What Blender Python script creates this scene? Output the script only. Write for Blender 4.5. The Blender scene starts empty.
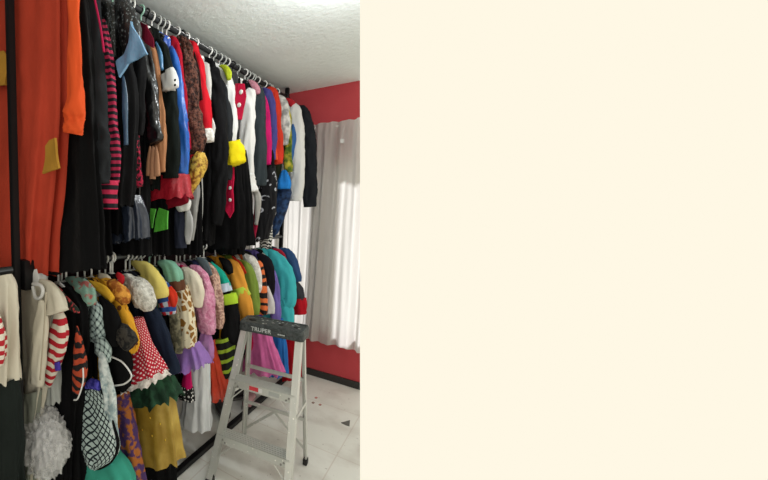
import bpy, bmesh, math, random
from mathutils import Vector, Matrix, noise
random.seed(7)
C = bpy.context.scene.collection
PI = math.pi

# ------------------------------------------------------------------ camera
A, P, RO, FPX = 0.6810, 0.0913, 0.0170, 364.8
CAM = Vector((0, 0, 1.6))
F = Vector((-math.sin(A)*math.cos(P), math.cos(A)*math.cos(P), -math.sin(P)))
X0 = Vector((math.cos(A), math.sin(A), 0)); U0 = X0.cross(F)
XR = X0*math.cos(RO) + U0*math.sin(RO); UP = -X0*math.sin(RO) + U0*math.cos(RO)
cd = bpy.data.cameras.new('camera'); cam = bpy.data.objects.new('camera', cd); C.objects.link(cam)
cd.sensor_fit = 'HORIZONTAL'; cd.sensor_width = 36; cd.lens = 36*FPX/768
cd.shift_x = (384-180)/768; cd.clip_start = .05
m = Matrix((XR, UP, -F)).transposed().to_4x4(); m.translation = CAM
cam.matrix_world = m
bpy.context.scene.camera = cam

def ray(px, py): return F + XR*((px-180)/FPX) + UP*((240-py)/FPX)
def hit(px, py, p0, n):
    d = ray(px, py); return CAM + d*((p0-CAM).dot(n)/d.dot(n))

RX, ZT, ZL, D, H, BX = -1.42, 2.603, 1.337, 3.46, 2.698, -1.2775
LW = -1.98   # left wall

# ------------------------------------------------------------------ materials
class NT:
    def __init__(s, name, rough=.8, spec=.3):
        s.m = bpy.data.materials.new(name); s.m.use_nodes = True; s.t = s.m.node_tree; s.n = s.t.nodes
        s.b = s.n['Principled BSDF']; s.out = s.n['Material Output']
        s.b.inputs['Roughness'].default_value = rough
        s.b.inputs['Specular IOR Level'].default_value = spec
    def new(s, typ, **k):
        x = s.n.new(typ)
        for a, b in k.items(): setattr(x, a, b)
        return x
    def link(s, a, b): s.t.links.new(a, b)
    def put(s, v, sock):
        if hasattr(v, 'is_output'): s.link(v, sock)
        else: sock.default_value = v
    def math(s, op, a, b=0.0):
        x = s.new('ShaderNodeMath', operation=op); s.put(a, x.inputs[0]); s.put(b, x.inputs[1]); return x.outputs[0]
    def mix(s, f, a, b):
        x = s.new('ShaderNodeMix', data_type='RGBA'); s.put(f, x.inputs[0])
        s.put(a if hasattr(a, 'is_output') else (*a, 1), x.inputs[6]); s.put(b if hasattr(b, 'is_output') else (*b, 1), x.inputs[7]); return x.outputs[2]
    def coord(s, kind='UV'): return s.new('ShaderNodeTexCoord').outputs[kind]
    def xyz(s, v):
        x = s.new('ShaderNodeSeparateXYZ'); s.link(v, x.inputs[0]); return x.outputs
    def noise(s, v, sc, det=3):
        x = s.new('ShaderNodeTexNoise'); s.link(v, x.inputs['Vector']); x.inputs['Scale'].default_value = sc; x.inputs['Detail'].default_value = det; return x.outputs[0]
    def vor(s, v, sc, rnd=1, feat='F1', out='Distance'):
        x = s.new('ShaderNodeTexVoronoi', feature=feat); s.link(v, x.inputs['Vector']); x.inputs['Scale'].default_value = sc; x.inputs['Randomness'].default_value = rnd
        return x.outputs[out]
    def bump(s, h, st=.3, dist=.01):
        x = s.new('ShaderNodeBump'); s.link(h, x.inputs['Height']); x.inputs['Strength'].default_value = st; x.inputs['Distance'].default_value = dist
        s.link(x.outputs[0], s.b.inputs['Normal'])
    def col(s, v): s.put(v if hasattr(v, 'is_output') else (*v, 1), s.b.inputs['Base Color'])
_c = {}
def cached(f):
    def g(*a, **k):
        key = (f.__name__, a, tuple(sorted(k.items())))
        if key not in _c: _c[key] = f(*a, **k)
        return _c[key]
    return g
def lin(h):
    h = h.lstrip('#'); v = [int(h[i:i+2], 16)/255 for i in (0, 2, 4)]
    return tuple((x/12.92 if x <= .04045 else ((x+.055)/1.055)**2.4) for x in v)
def linc(h): return tuple(x*.76 for x in lin(h))
@cached
def plain(h, rough=.85, sheen=0., var=.25, bs=.25):
    t = NT('cloth_'+h.strip('#'), rough, .1); c = linc(h); o = t.coord('Object')
    n = t.noise(o, 9, 4)
    t.col(t.mix(n, tuple(x*(1-var) for x in c), tuple(min(1, x*(1+var)) for x in c)))
    t.bump(t.noise(o, 45, 4), bs, .01)
    if sheen: t.b.inputs['Sheen Weight'].default_value = sheen
    return t.m
@cached
def satin(h, rough=.3):
    t = NT('satin_'+h.strip('#'), rough, .6); c = linc(h); o = t.coord('Object'); t.col(c)
    t.bump(t.noise(o, 22, 3), .5, .02); return t.m
@cached
def stripes(h1, h2, per=.04, duty=.5, axis=1, rough=.8, skew=0.):
    t = NT('striped_cloth', rough); u = t.xyz(t.coord()); v = u[axis]
    if skew: v = t.math('ADD', v, t.math('MULTIPLY', u[1-axis], skew))
    f = t.math('FRACT', t.math('DIVIDE', v, per)); k = t.math('GREATER_THAN', f, duty)
    t.col(t.mix(k, linc(h1), linc(h2))); t.bump(t.noise(t.coord('Object'), 45), .25); return t.m
@cached
def plaid(h1, h2, per=.03, duty=.8, diag=True, h3=None):
    t = NT('plaid_cloth'); u = t.xyz(t.coord())
    a, b = (t.math('ADD', u[0], u[1]), t.math('SUBTRACT', u[0], u[1])) if diag else (u[0], u[1])
    ka = t.math('GREATER_THAN', t.math('FRACT', t.math('DIVIDE', a, per)), duty)
    kb = t.math('GREATER_THAN', t.math('FRACT', t.math('DIVIDE', b, per)), duty)
    s = t.math('MULTIPLY', t.math('ADD', ka, kb), .5)
    c = t.mix(s, linc(h1), linc(h2)) if not h3 else t.mix(kb, t.mix(ka, linc(h1), linc(h3)), linc(h2))
    if duty > .7: c = t.mix(t.math('MAXIMUM', ka, kb), linc(h1), linc(h2))
    t.col(c); t.bump(t.noise(t.coord('Object'), 45), .25); return t.m
@cached
def tiger(h1, h2, sc=9.):
    t = NT('tiger_cloth'); w = t.new('ShaderNodeTexWave', bands_direction='Y'); t.link(t.coord(), w.inputs[0])
    w.inputs['Scale'].default_value = sc; w.inputs['Distortion'].default_value = 6; w.inputs['Detail Scale'].default_value = 1.5
    t.col(t.mix(t.math('GREATER_THAN', w.outputs[1], .55), linc(h1), linc(h2))); return t.m
@cached
def giraffe(h1, h2, sc=32.):
    t = NT('giraffe_cloth'); d = t.vor(t.coord(), sc, 1, 'DISTANCE_TO_EDGE')
    t.col(t.mix(t.math('GREATER_THAN', d, .13), linc(h1), linc(h2))); return t.m
@cached
def spots(h1, h2, sc=30., r=.3, rnd=.2):
    t = NT('spotted_cloth'); d = t.vor(t.coord(), sc, rnd)
    t.col(t.mix(t.math('LESS_THAN', d, r), linc(h1), linc(h2))); t.bump(t.noise(t.coord('Object'), 45), .25); return t.m
@cached
def moons(h1, h2, sc=16.):
    t = NT('moon_cloth'); d = t.vor(t.coord(), sc, .8); n = t.noise(t.coord(), 14, 2)
    k = t.math('MULTIPLY', t.math('GREATER_THAN', d, .24), t.math('LESS_THAN', d, .36))
    t.col(t.mix(t.math('MULTIPLY', k, t.math('GREATER_THAN', n, .48)), linc(h1), linc(h2))); return t.m
@cached
def mottled(h1, h2, sc=30., lo=.45, hi=.55, rough=.85, metallic=0., bs=.5):
    t = NT('mottled_cloth', rough); o = t.coord('Object'); n = t.noise(o, sc, 4)
    r = t.new('ShaderNodeMapRange'); t.link(n, r.inputs[0]); r.inputs[1].default_value = lo; r.inputs[2].default_value = hi
    t.col(t.mix(r.outputs[0], linc(h1), linc(h2))); t.b.inputs['Metallic'].default_value = metallic
    t.bump(n, bs, .02); return t.m
@cached
def sequin(h, h2, sc=140., thr=.8):
    t = NT('sequin_cloth', .35, .8); x = t.new('ShaderNodeTexVoronoi'); t.link(t.coord(), x.inputs[0]); x.inputs['Scale'].default_value = sc
    s = t.xyz(x.outputs['Color']); k = t.math('GREATER_THAN', s[0], thr); t.col(t.mix(k, linc(h), linc(h2))); t.bump(s[1], .6); return t.m
@cached
def tulle(h, alpha=.75):
    t = NT('tulle_'+h.strip('#'), .9); c = linc(h); t.col(c)
    n = t.noise(t.coord('Object'), 30, 4); t.link(t.math('ADD', t.math('MULTIPLY', n, .5), alpha-.25), t.b.inputs['Alpha'])
    t.b.inputs['Transmission Weight'].default_value = 0; return t.m
@cached
def solid(h, rough=.5, metallic=0., spec=.5):
    t = NT('solid_'+h.strip('#'), rough, spec); t.b.inputs['Metallic'].default_value = metallic
    n = t.noise(t.coord('Object'), 14, 3); c = lin(h); t.col(t.mix(n, tuple(x*.88 for x in c), tuple(min(1, x*1.1) for x in c))); return t.m

# ------------------------------------------------------------------ mesh helpers
def link(name, me, mat=None, parent=None, smooth=True):
    o = bpy.data.objects.new(name, me); C.objects.link(o)
    if mat: me.materials.append(mat)
    if smooth:
        for p in me.polygons: p.use_smooth = True
    if parent: o.parent = parent
    return o
def thing(name, label, cat, loc, rz=0, group=None):
    o = bpy.data.objects.new(name, None); C.objects.link(o); o.location = loc; o.rotation_euler = (0, 0, rz); o.empty_display_size = .05
    tag(o, label, cat, group); return o
def tag(o, label, cat, group=None):
    o['label'] = label; o['category'] = cat
    if group: o['group'] = group
def grid(rows, cap0=False, cap1=False, close=True):
    """rows of equal-length rings -> mesh with metric UVs"""
    n = len(rows[0]); vs = [tuple(p) for r in rows for p in r]; fs = []; uv = []
    circ = sum((Vector(rows[len(rows)//2][k])-Vector(rows[len(rows)//2][k-1])).length for k in range(n))
    vv = [0]
    for i in range(1, len(rows)):
        a = sum((Vector(p) for p in rows[i]), Vector())/n; b = sum((Vector(p) for p in rows[i-1]), Vector())/n
        vv.append(vv[-1]+(a-b).length)
    m_ = n if close else n-1
    for i in range(len(rows)-1):
        for k in range(m_):
            k2 = (k+1) % n
            fs.append((i*n+k, i*n+k2, (i+1)*n+k2, (i+1)*n+k))
            u0, u1 = k/n*circ, (k+1)/n*circ
            uv += [(u0, vv[i]), (u1, vv[i]), (u1, vv[i+1]), (u0, vv[i+1])]
    for c, i in ((cap0, 0), (cap1, len(rows)-1)):
        if c:
            idx = list(range(i*n, i*n+n)); 
            if i == 0: idx.reverse()
            fs.append(tuple(idx)); uv += [(0, vv[i])]*n
    me = bpy.data.meshes.new('m'); me.from_pydata(vs, [], fs); l = me.uv_layers.new(name='UVMap')
    for i, q in enumerate(uv): l.data[i].uv = q
    me.update(); return me
def interp(pts, n):
    """pts: tuples, resampled smoothly (Catmull-Rom) into n samples"""
    if len(pts) == 1: return [pts[0]]*n
    P_ = [pts[0]]+list(pts)+[pts[-1]]; out = []
    for i in range(n):
        s = i/(n-1)*(len(pts)-1); k = min(int(s), len(pts)-2); t = s-k
        a, b, c, d = P_[k:k+4]
        out.append(tuple(.5*((2*b[j])+(-a[j]+c[j])*t+(2*a[j]-5*b[j]+4*c[j]-d[j])*t*t+(-a[j]+3*b[j]-3*c[j]+d[j])*t**3) for j in range(len(b))))
    return out
def tube(pts, r, n=8, caps=True, closed=False):
    pts = [Vector(p) for p in pts]; rows = []; up = None
    for i, p in enumerate(pts):
        t = (pts[min(i+1, len(pts)-1)]-pts[max(i-1, 0)]).normalized()
        if up is None: up = t.orthogonal().normalized()
        up = (up-t*up.dot(t)).normalized(); b = t.cross(up); rr = r[i] if isinstance(r, (list, tuple)) else r
        rows.append([p+up*math.cos(2*PI*k/n)*rr+b*math.sin(2*PI*k/n)*rr for k in range(n)])
    return grid(rows, caps, caps)
def boxes(lst, bev=0.):
    """lst of (centre,size[,Matrix]) into one mesh"""
    bm = bmesh.new()
    for it in lst:
        c, s = it[0], it[1]; M = Matrix.Translation(c) @ (it[2] if len(it) > 2 else Matrix()) @ Matrix.Diagonal((*s, 1))
        bmesh.ops.create_cube(bm, size=1, matrix=M)
    if bev: bmesh.ops.bevel(bm, geom=bm.edges[:], offset=bev, segments=2, affect='EDGES')
    me = bpy.data.meshes.new('m'); bm.to_mesh(me); bm.free(); return me
def merge(mes):
    bm = bmesh.new()
    for me in mes: bm.from_mesh(me)
    me = bpy.data.meshes.new('m'); bm.to_mesh(me); bm.free(); return me
def beam(a, b, w, d, side=Vector((1, 0, 0))):
    a, b = Vector(a), Vector(b); z = (b-a).normalized(); x = (side-z*side.dot(z)).normalized(); y = z.cross(x)
    M = Matrix((x, y, z)).transposed().to_4x4()
    return ((a+b)/2, (w, d, (b-a).length), M)

# ------------------------------------------------------------------ garments
hang_lab = {}
def hanger_mesh(r=.0035):
    hook = [(0, .0, -.085), (0, 0, -.05)]
    for k in range(9):
        t = -PI*.5+k/8*PI*1.25
        hook.append((-.0+.024*math.cos(t), 0, .002+.024*math.sin(t)))
    a = tube(hook, r, 8)
    arm = [(-.125, 0, -.145), (-.08, 0, -.118), (-.02, 0, -.087), (.02, 0, -.087), (.08, 0, -.118), (.125, 0, -.145)]
    b = tube(interp(arm, 20), r*1.6, 8); c = tube([(-.12, 0, -.148), (0, 0, -.155), (.12, 0, -.148)], r, 8)
    return a, merge([b, c])
HM = hanger_mesh(.005)
protoH = {}
def hanger(rail, Y, rz, mat, colr):
    z = ZT if rail == 'u' else ZL
    key = (rail, colr)
    where = 'upper rail' if rail == 'u' else 'lower rail'
    if key not in protoH:
        t = thing('clothes_hanger', '%s plastic clothes hanger holding a costume on the %s' % (colr, where), 'hanger', (RX, Y, z), rz, '%s hangers on the %s' % (colr, where))
        a = link('hook', HM[0].copy(), mat, t); b = link('shoulder_bar', HM[1].copy(), mat, t); protoH[key] = (t, a, b)
    else:
        t0, a0, b0 = protoH[key]; t = t0.copy(); C.objects.link(t); t.location = (RX, Y, z); t.rotation_euler = (0, 0, rz)
        for q in (a0, b0): c = q.copy(); C.objects.link(c); c.parent = t
HC = {'white': solid('#e6e6e2', .4), 'pale grey': solid('#b9bcb8', .4), 'mint green': solid('#9cc8b4', .4), 'black': solid('#18181a', .4)}

def wr(p, seed, f=9, a=.008):
    return noise.noise(Vector((p[0]*f+seed, p[1]*f, p[2]*f*.55)))*a
def grid_len(pts):
    return sum(math.dist(pts[i][:2], pts[i+1][:2]) for i in range(len(pts)-1))

MAPU = [(.6, .6), (.8, .80), (.93, .88), (1.0, .94), (1.07, 1.0), (1.17, 1.10), (1.24, 1.16), (1.31, 1.21), (1.37, 1.27), (1.46, 1.335), (1.53, 1.40), (1.63, 1.48), (1.70, 1.53), (1.80, 1.60), (1.92, 1.69), (2.03, 1.78), (2.14, 1.87), (2.28, 2.02), (2.34, 2.07), (2.44, 2.14), (2.56, 2.24), (2.66, 2.38), (2.76, 2.49), (2.85, 2.59), (2.95, 2.69), (3.03, 2.81), (3.10, 2.90), (3.19, 3.05), (3.28, 3.23)]
MAPL = [(.6, .6), (.8, .78), (.89, .845), (.99, .90), (1.06, .94), (1.13, 1.0), (1.22, 1.08), (1.36, 1.21), (1.46, 1.30), (1.54, 1.36), (1.62, 1.42), (1.72, 1.48), (1.86, 1.61), (1.98, 1.72), (2.14, 1.86), (2.32, 2.01), (2.44, 2.15), (2.55, 2.27), (2.65, 2.35), (2.73, 2.43), (2.83, 2.55), (3.0, 2.84), (3.15, 3.03)]
def remap(Y, M):
    for (a, b), (c, d) in zip(M, M[1:]):
        if Y <= c: return b+(d-b)*(Y-a)/(c-a)
    return M[-1][1]
class Garment:
    def __init__(s, name, label, cat, rail, Y, hang='white', rz=0., hem=None, group=None):
        Y = remap(Y, MAPU if rail == 'u' else MAPL)
        if isinstance(hem, tuple): hem = hit(*hem, Vector((0, Y, 0)), Vector((0, 1, 0))).z
        s.rail = rail; s.Y = Y; s.zr = ZT if rail == 'u' else ZL; s.rz = rz; s.seed = random.random()*100
        s.p0 = Vector((RX, Y, s.zr)); s.xd = Vector((math.cos(rz), math.sin(rz), 0)); s.nn = Vector((-math.sin(rz), math.cos(rz), 0))
        s.zb = hem if hem is not None else s.zr-.9
        s.t = thing(name, label, cat, (RX, Y, s.zb), rz, group or ('costumes on the upper rail' if rail == 'u' else 'costumes on the lower rail'))
        s.off = s.zr-s.zb
        hanger(rail, Y, rz, HC[hang or 'pale grey'], hang or 'pale grey')
        if not hang: s.torso(plain('#0b0b0d'), .11, hem=min(.62, s.off), name='underlayer')
    def L(s, px, py, y=0.):
        q = hit(px, py, s.p0+s.nn*y, s.nn)-s.p0; return (q.dot(s.xd), q.z+s.off)
    def _grid(s, name, mat, R, Lf, hd, pleats, amp, ruf, yo, sharp=.75):
        n = 72; rows = []; z0, z1 = R[0][1], R[-1][1]; N = len(R); ph = random.random()*6
        for i in range(N):
            t = i/(N-1); wr_, z = R[i]; wl = Lf[i][0]; zl = Lf[i][1]
            h = hd[0]+(hd[1]-hd[0])*t; c = (wr_+wl)/2; hw = max(.012, (wr_-wl)/2); row = []
            for k in range(n):
                th = 2*PI*k/n; cs, sn = math.cos(th), math.sin(th)
                pl = 1+amp*(t**.8)*(math.sin(pleats*th+ph+1.2*math.sin(2*th))+.4*math.sin(pleats*1.7*th+ph*2)) 
                x = c+hw*math.copysign(abs(cs)**sharp, cs)*(1+(pl-1)*.5); y = yo+h*math.copysign(abs(sn)**.8, sn)*pl
                zz = z*(.5+.5*cs)+zl*(.5-.5*cs)
                if ruf and i > N-6: zz += ruf*math.sin(pleats*1.5*th+ph)*(i-N+6)/5
                d = wr((x, y, zz), s.seed)+wr((x, y, zz), s.seed+9, 28, .0035)
                cz = noise.noise(Vector((x*34+s.seed, y*34, zz*6))); d += (.5-abs(cz)*2)*.006*min(1, t*4)
                row.append((x+d*cs, y+d*sn*1.2, zz))
            rows.append(row)
        return link(name, grid(rows), mat, s.t)
    def torso(s, mat, w=.17, hem=None, hd=(.035, .05), pleats=7, amp=.12, name='body', wh=None, dz=0.):
        """plain bodice hanging from the shoulders; w and hem in metres below the rail"""
        hem = hem or (s.zr-s.zb); wh = wh or w*1.05; a = s.off
        w *= .82; wh *= .85
        pts = [(.03, a-.078-dz), (.06, a-.088-dz), (w*.75, a-.115-dz), (w, a-.15-dz), (w*1.0, a-.3-dz), ((w+wh)/2, a-(.3+hem)/2), (wh, a-hem)]
        R = interp(pts, max(16, int(hem/.025))); Lf = [(-x, z) for x, z in R]
        return s._grid(name, mat, R, Lf, hd, pleats, amp, .006, 0)
    def panel(s, name, mat, right, left, hd=(.04, .05), pleats=9, amp=.15, ruf=.006, y=0., label=None, inv=False):
        R = [s.L(*q, y) for q in right]; Lf = [s.L(*q, y) for q in left]; n = max(10, int(grid_len(R)/.02))
        o = s._grid(name, mat, interp(R, n), interp(Lf, n), hd, pleats, amp, ruf, y)
        if label: o['label'] = label
        return o
    def sleeve(s, name, mat, path, y=0., flat=.62, caps=True, wk=1., label=None, n=28):
        pts = [(*s.L(px, py, y), r) for px, py, r in path]; ln = grid_len(pts); al = 0; N = max(8, int(ln/.014)); q = interp(pts, N); rows = []
        for i, (w, z, r) in enumerate(q):
            a = q[max(0, i-1)]; b = q[min(N-1, i+1)]; t = Vector((b[0]-a[0], 0, b[1]-a[1]))
            t = t.normalized() if t.length > 1e-6 else Vector((0, 0, -1)); nx = Vector((-t.z, 0, t.x)); row = []
            al = i/(N-1)*ln; e = 1
            if caps and ln > .12 and name != 'cuff': e = min(1, .28+.72*math.sin(min(1, al/.13)*PI/2))
            if name in ('sleeve', 'leg', 'body') and ln > .2: e *= 1-.12*max(0, (al/ln-.9)/.1)
            for k in range(n):
                th = 2*PI*k/n; p = Vector((w, y, z))+nx*r*e*math.cos(th)+Vector((0, 1, 0))*r*flat*e*math.sin(th)
                q2 = Vector(((w*.3+nx.x*math.cos(th)*r)*30+s.seed, math.sin(th)*r*30, al*7)); q3 = Vector((nx.x*math.cos(th)*r*18+s.seed*2, math.sin(th)*r*18, al*26+w*5))
                cr = (.35-abs(noise.noise(q2)))*.026+(.3-abs(noise.noise(q3)))*.004
                d = (wr(p, s.seed+3, 14, .005)+wr(p, s.seed, 30, .003)+cr)*wk**.7*min(1, r/.04)*e
                p += (nx*math.cos(th)+Vector((0, 1, 0))*math.sin(th))*d; row.append(p)
            rows.append(row)
        o = link(name, grid(rows, caps, caps), mat, s.t)
        if label: o['label'] = label
        return o
    def flap(s, name, mat, poly, y=-.06, th=.008, label=None):
        """small sewn-on piece with real thickness"""
        bm = bmesh.new(); vs = []
        for px, py in poly:
            w, z = s.L(px, py, y); vs.append(bm.verts.new((w, y, z)))
        f = bm.faces.new(vs); bmesh.ops.triangulate(bm, faces=[f]); bmesh.ops.subdivide_edges(bm, edges=bm.edges[:], cuts=3, use_grid_fill=True)
        for v in bm.verts: v.co.y += wr(v.co, s.seed, 16, .02)
        bm.normal_update(); r = bmesh.ops.solidify(bm, geom=bm.faces[:], thickness=th)
        uvl = bm.loops.layers.uv.new('UVMap')
        for f in bm.faces:
            for l in f.loops: l[uvl].uv = (l.vert.co.x, l.vert.co.z)
        me = bpy.data.meshes.new('m'); bm.to_mesh(me); bm.free(); o = link(name, me, mat, s.t, smooth=False)
        if label: o['label'] = label
        return o
    def button(s, px, py, r, mat, y=-.07, name='button'):
        bm = bmesh.new(); w, z = s.L(px, py, y); bmesh.ops.create_uvsphere(bm, u_segments=14, v_segments=8, radius=r, matrix=Matrix.Translation((w, y, z)) @ Matrix.Diagonal((1, .45, 1, 1)))
        me = bpy.data.meshes.new('m'); bm.to_mesh(me); bm.free(); return link(name, me, mat, s.t)
    def cord(s, name, mat, path, r=.004, y=-.06):
        pts = []
        for px, py in path: w, z = s.L(px, py, y); pts.append((w, y, z))
        return link(name, tube(interp(pts, len(pts)*6), r, 8), mat, s.t)

def ZH(px, py, Y): return (px, py)

#==================================================================== UPPER RAIL
BLK = plain('#0b0b0d'); BLK2 = plain('#141416'); CHAR = plain('#26282b'); WHT = plain('#e4e4e2', var=.06)
# big red-orange robe
g = Garment('robe', 'huge red-orange robe with mustard patches hanging behind the black post', 'costume', 'u', .80, 'black', hem=ZH(40, 268, .80))
RED = plain('#b8422e', var=.14)
g.panel('body', RED, [(57, -150), (65, -60), (66, 60), (65, 120), (60, 180), (55, 230), (52, 272)], [(-2, -190), (-14, -60), (-20, 60), (-22, 120), (-24, 180), (-24, 230), (-26, 290)], (.05, .07), 13, .22)
g.panel('yoke', RED, [(40, -190), (57, -148)], [(20, -200), (-4, -186)], (.03, .05), 5, .05, 0)
g.sleeve('sleeve', plain('#e85a2c', var=.12), [(70, -120, .03), (73, -40, .028), (74, 20, .025), (75, 70, .030), (74, 110, .040), (74, 124, .038), (73, 134, .042)], label='brighter orange sleeve')
MUS = plain('#b08232')
g.flap('patch', MUS, [(45, 146), (50, 140), (57, 138), (59.5, 168), (44, 174)], -.085, label='mustard yellow patch')
g.flap('patch', MUS, [(-8, 56), (7, 52), (10, 62), (9, 86), (-8, 86)], -.085, label='mustard yellow patch')
# black velvet gown
g = Garment('gown', 'long plain black velvet gown beside the red-orange robe', 'costume', 'u', .93, 'black', hem=ZH(80, 264, .93))
g.panel('body', plain('#08080a', sheen=.05), [(80, -60), (88, 40), (93, 130), (97, 200), (100, 268)], [(40, -60), (36, 40), (40, 130), (38, 200), (36, 275)], (.04, .055), 9, .16)
g.panel('yoke', plain('#08080a'), [(64, -90), (80, -58)], [(52, -92), (38, -62)], (.02, .04), 5, .05, 0)
# charcoal coat
g = Garment('coat', 'charcoal grey coat with thin pink piping, between black gown and striped cuff', 'coat', 'u', 1.0, 'black', hem=ZH(95, 200, 1.0))
g.torso(CHAR, .15)
g.sleeve('sleeve', CHAR, [(84, -50, .04), (90, 0, .045), (93, 60, .045), (97, 120, .047), (99, 150, .047), (100, 184, .044)], y=-.01)
g.cord('piping', plain('#c02858'), [(93, -8), (97, 10), (101, 30), (104, 52)], .004, -.03)
# pink black striped
g = Garment('striped_shirt', 'black shirt with pink and black striped sleeves and cuffs on upper rail', 'shirt', 'u', 1.07, 'white', hem=ZH(105, 210, 1.07))
ST = stripes('#b82850', '#15101a', .026)
g.torso(BLK, .15)
g.sleeve('sleeve', ST, [(103, 20, .03), (108, 80, .03), (111, 120, .028), (113, 150, .030), (114, 183, .028)], label='pink and black striped sleeve')
g.sleeve('cuff', stripes('#cc2c54', '#15101a', .036), [(107, 181, .050), (107, 195, .050), (107, 209, .048)], y=-.03, label='pink and black striped cuff')
# sequin dress with blue collar
g = Garment('sequin_dress', 'black sequin dress with a pale blue satin shawl collar', 'dress', 'u', 1.17, 'white', hem=ZH(125, 205, 1.17))
SQ = sequin('#08090c', '#8a9498', 190., .9)
g.torso(SQ, .17, hem=.55)
g.panel('skirt', BLK2, [(130, 60), (136, 100), (134, 150), (130, 206)], [(92, 60), (88, 100), (86, 150), (84, 206)], (.04, .05))
g.sleeve('sleeve', SQ, [(116, -8, .03), (125, 14, .045), (131, 40, .045), (128, 58, .03)], label='black sequin sleeve')
BLU = satin('#7fb2dc', .35)
g.flap('shawl_collar', BLU, [(133, 22), (140, 36), (149, 55), (138, 58), (129, 64), (121, 78), (117, 62), (125, 54), (131, 44)], -.06, .01, label='pale blue satin collar')
g.sleeve('sash', satin('#3f5f7c'), [(123, 76, .016), (125, 110, .014), (126, 145, .012)], y=-.05)
# black-white striped inner
g = Garment('jacket', 'black jacket with a narrow black and white ribbed sleeve edge', 'jacket', 'u', 1.24, 'white', hem=ZH(128, 235, 1.24))
g.torso(BLK, .16)
g.sleeve('sleeve', stripes('#c9ccc4', '#0c0c10', .011, .55), [(115, 80, .02), (119, 115, .022), (123, 145, .024), (126, 172, .026)], y=-.03, label='black and white ribbed sleeve')
g.sleeve('sleeve', BLK2, [(129, 10, .03), (136, 60, .04), (138, 110, .035), (137, 135, .03)])
g = Garment('lace_dress', 'black dress with crimson lace sleeve and a blue-grey satin hem', 'dress', 'u', 1.31, 'mint green', hem=ZH(133, 240, 1.31))
g.torso(BLK, .15)
g.sleeve('sleeve', mottled('#0d0a0c', '#b01840', 60., .48, .54), [(129, 90, .02), (132, 125, .03), (134, 160, .032), (137, 187, .03)], y=-.03, label='crimson lace sleeve')
g.panel('hem', satin('#2a3242', .3), [(138, 195), (143, 212), (144, 238)], [(112, 205), (116, 220), (118, 243)], (.05, .06), 8, .25)
g.sleeve('peplum', plain('#a01a38'), [(118, 176, .02), (120, 190, .035), (122, 198, .03)], y=-.07)
# black satin jacket
g = Garment('satin_jacket', 'glossy black satin jacket with long hanging sleeve', 'jacket', 'u', 1.37, 'white', hem=ZH(140, 215, 1.37))
g.torso(satin('#0c0c0e'), .16)
g.sleeve('sleeve', satin('#101114', .28), [(137, 30, .03), (144, 60, .042), (149, 95, .044), (153, 125, .038), (156, 142, .040)])
g.flap('collar', plain('#7c1b34'), [(141, 22), (149, 26), (153, 38), (153, 48), (147, 44), (142, 34)], -.06, label='maroon collar')
# camel
g = Garment('suede_coat', 'camel tan suede coat with fringed cuff hanging on upper rail', 'coat', 'u', 1.46, 'white', hem=ZH(150, 185, 1.46))
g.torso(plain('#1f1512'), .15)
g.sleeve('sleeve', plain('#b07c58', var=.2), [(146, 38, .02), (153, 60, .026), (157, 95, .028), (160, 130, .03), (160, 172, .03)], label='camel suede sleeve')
for k, (a, b) in enumerate(((147, 176), (151, 179), (156, 176))):
    g.sleeve('fringe', plain('#b98a6a'), [(150+k*3, 146, .014), (149.5+k*3.6, 160, .017), (a+1.5, b, .015)], y=-.05)
# black jackets
g = Garment('jacket', 'black green-tinged jacket with turned-up white shirt cuff', 'jacket', 'u', 1.53, 'mint green', hem=ZH(165, 190, 1.53))
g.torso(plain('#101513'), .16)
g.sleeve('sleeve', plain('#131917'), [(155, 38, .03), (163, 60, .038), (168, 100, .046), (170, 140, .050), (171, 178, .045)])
g.sleeve('lining', satin('#4d86b4'), [(156, 42, .012), (160, 55, .014), (161, 70, .012)], y=-.05)
g.sleeve('cuff', WHT, [(168, 72, .036), (170, 80, .038), (171, 89, .038)], y=-.04, label='white folded cuff')
for k in range(2): g.button(175, 80+k*5, .006, BLK, -.088)
# blue satin robe
g = Garment('satin_robe', 'bright blue satin robe with wide crimson cuff on upper rail', 'robe', 'u', 1.63, 'white', hem=ZH(170, 200, 1.63))
g.torso(satin('#1c50b0', .4), .15)
g.sleeve('sleeve', mottled('#1a50a8', '#2c70c8', 12., .3, .7, .35), [(171, 46, .02), (175, 70, .03), (179, 110, .036), (181, 140, .042), (182, 175, .044)], label='blue satin sleeve')
g.panel('cuff', satin('#b01028', .5), [(187, 174), (188, 186), (190, 197)], [(153, 178), (151, 190), (149, 203)], (.07, .075), 7, .12, label='wide crimson cuff')
g.sleeve('hem', plain('#7d1022'), [(150, 200, .03), (162, 203, .03), (176, 200, .03), (187, 198, .02)], y=-.02)
# red coat 1
g = Garment('red_coat', 'dark crimson coat directly left of the curly brown fur sleeve', 'coat', 'u', 1.70, 'pale grey', hem=ZH(180, 190, 1.7))
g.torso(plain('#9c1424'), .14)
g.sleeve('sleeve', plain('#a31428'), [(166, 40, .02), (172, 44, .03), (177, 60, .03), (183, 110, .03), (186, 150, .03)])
g.sleeve('glove', WHT, [(182, 196, .03), (183, 204, .042), (184, 211, .03)], y=-.04, label='white ruffled cuff')
# brown fur
g = Garment('fur_coat', 'curly reddish brown fur coat with gold brocade cuff', 'coat', 'u', 1.80, 'white', hem=ZH(190, 190, 1.8))
FUR = mottled('#2a1712', '#74483a', 55., .4, .6, bs=1.)
g.torso(FUR, .15)
g.sleeve('sleeve', FUR, [(178, 36, .03), (184, 52, .042), (189, 85, .045), (192, 115, .048), (196, 152, .05)], wk=2.2)
g.sleeve('cuff', mottled('#8a5a20', '#e8c050', 40., .4, .55, .5), [(201, 152, .02), (198, 164, .05), (192, 178, .045), (187, 192, .03)], y=-.03, label='gold brocade cuff')
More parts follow.
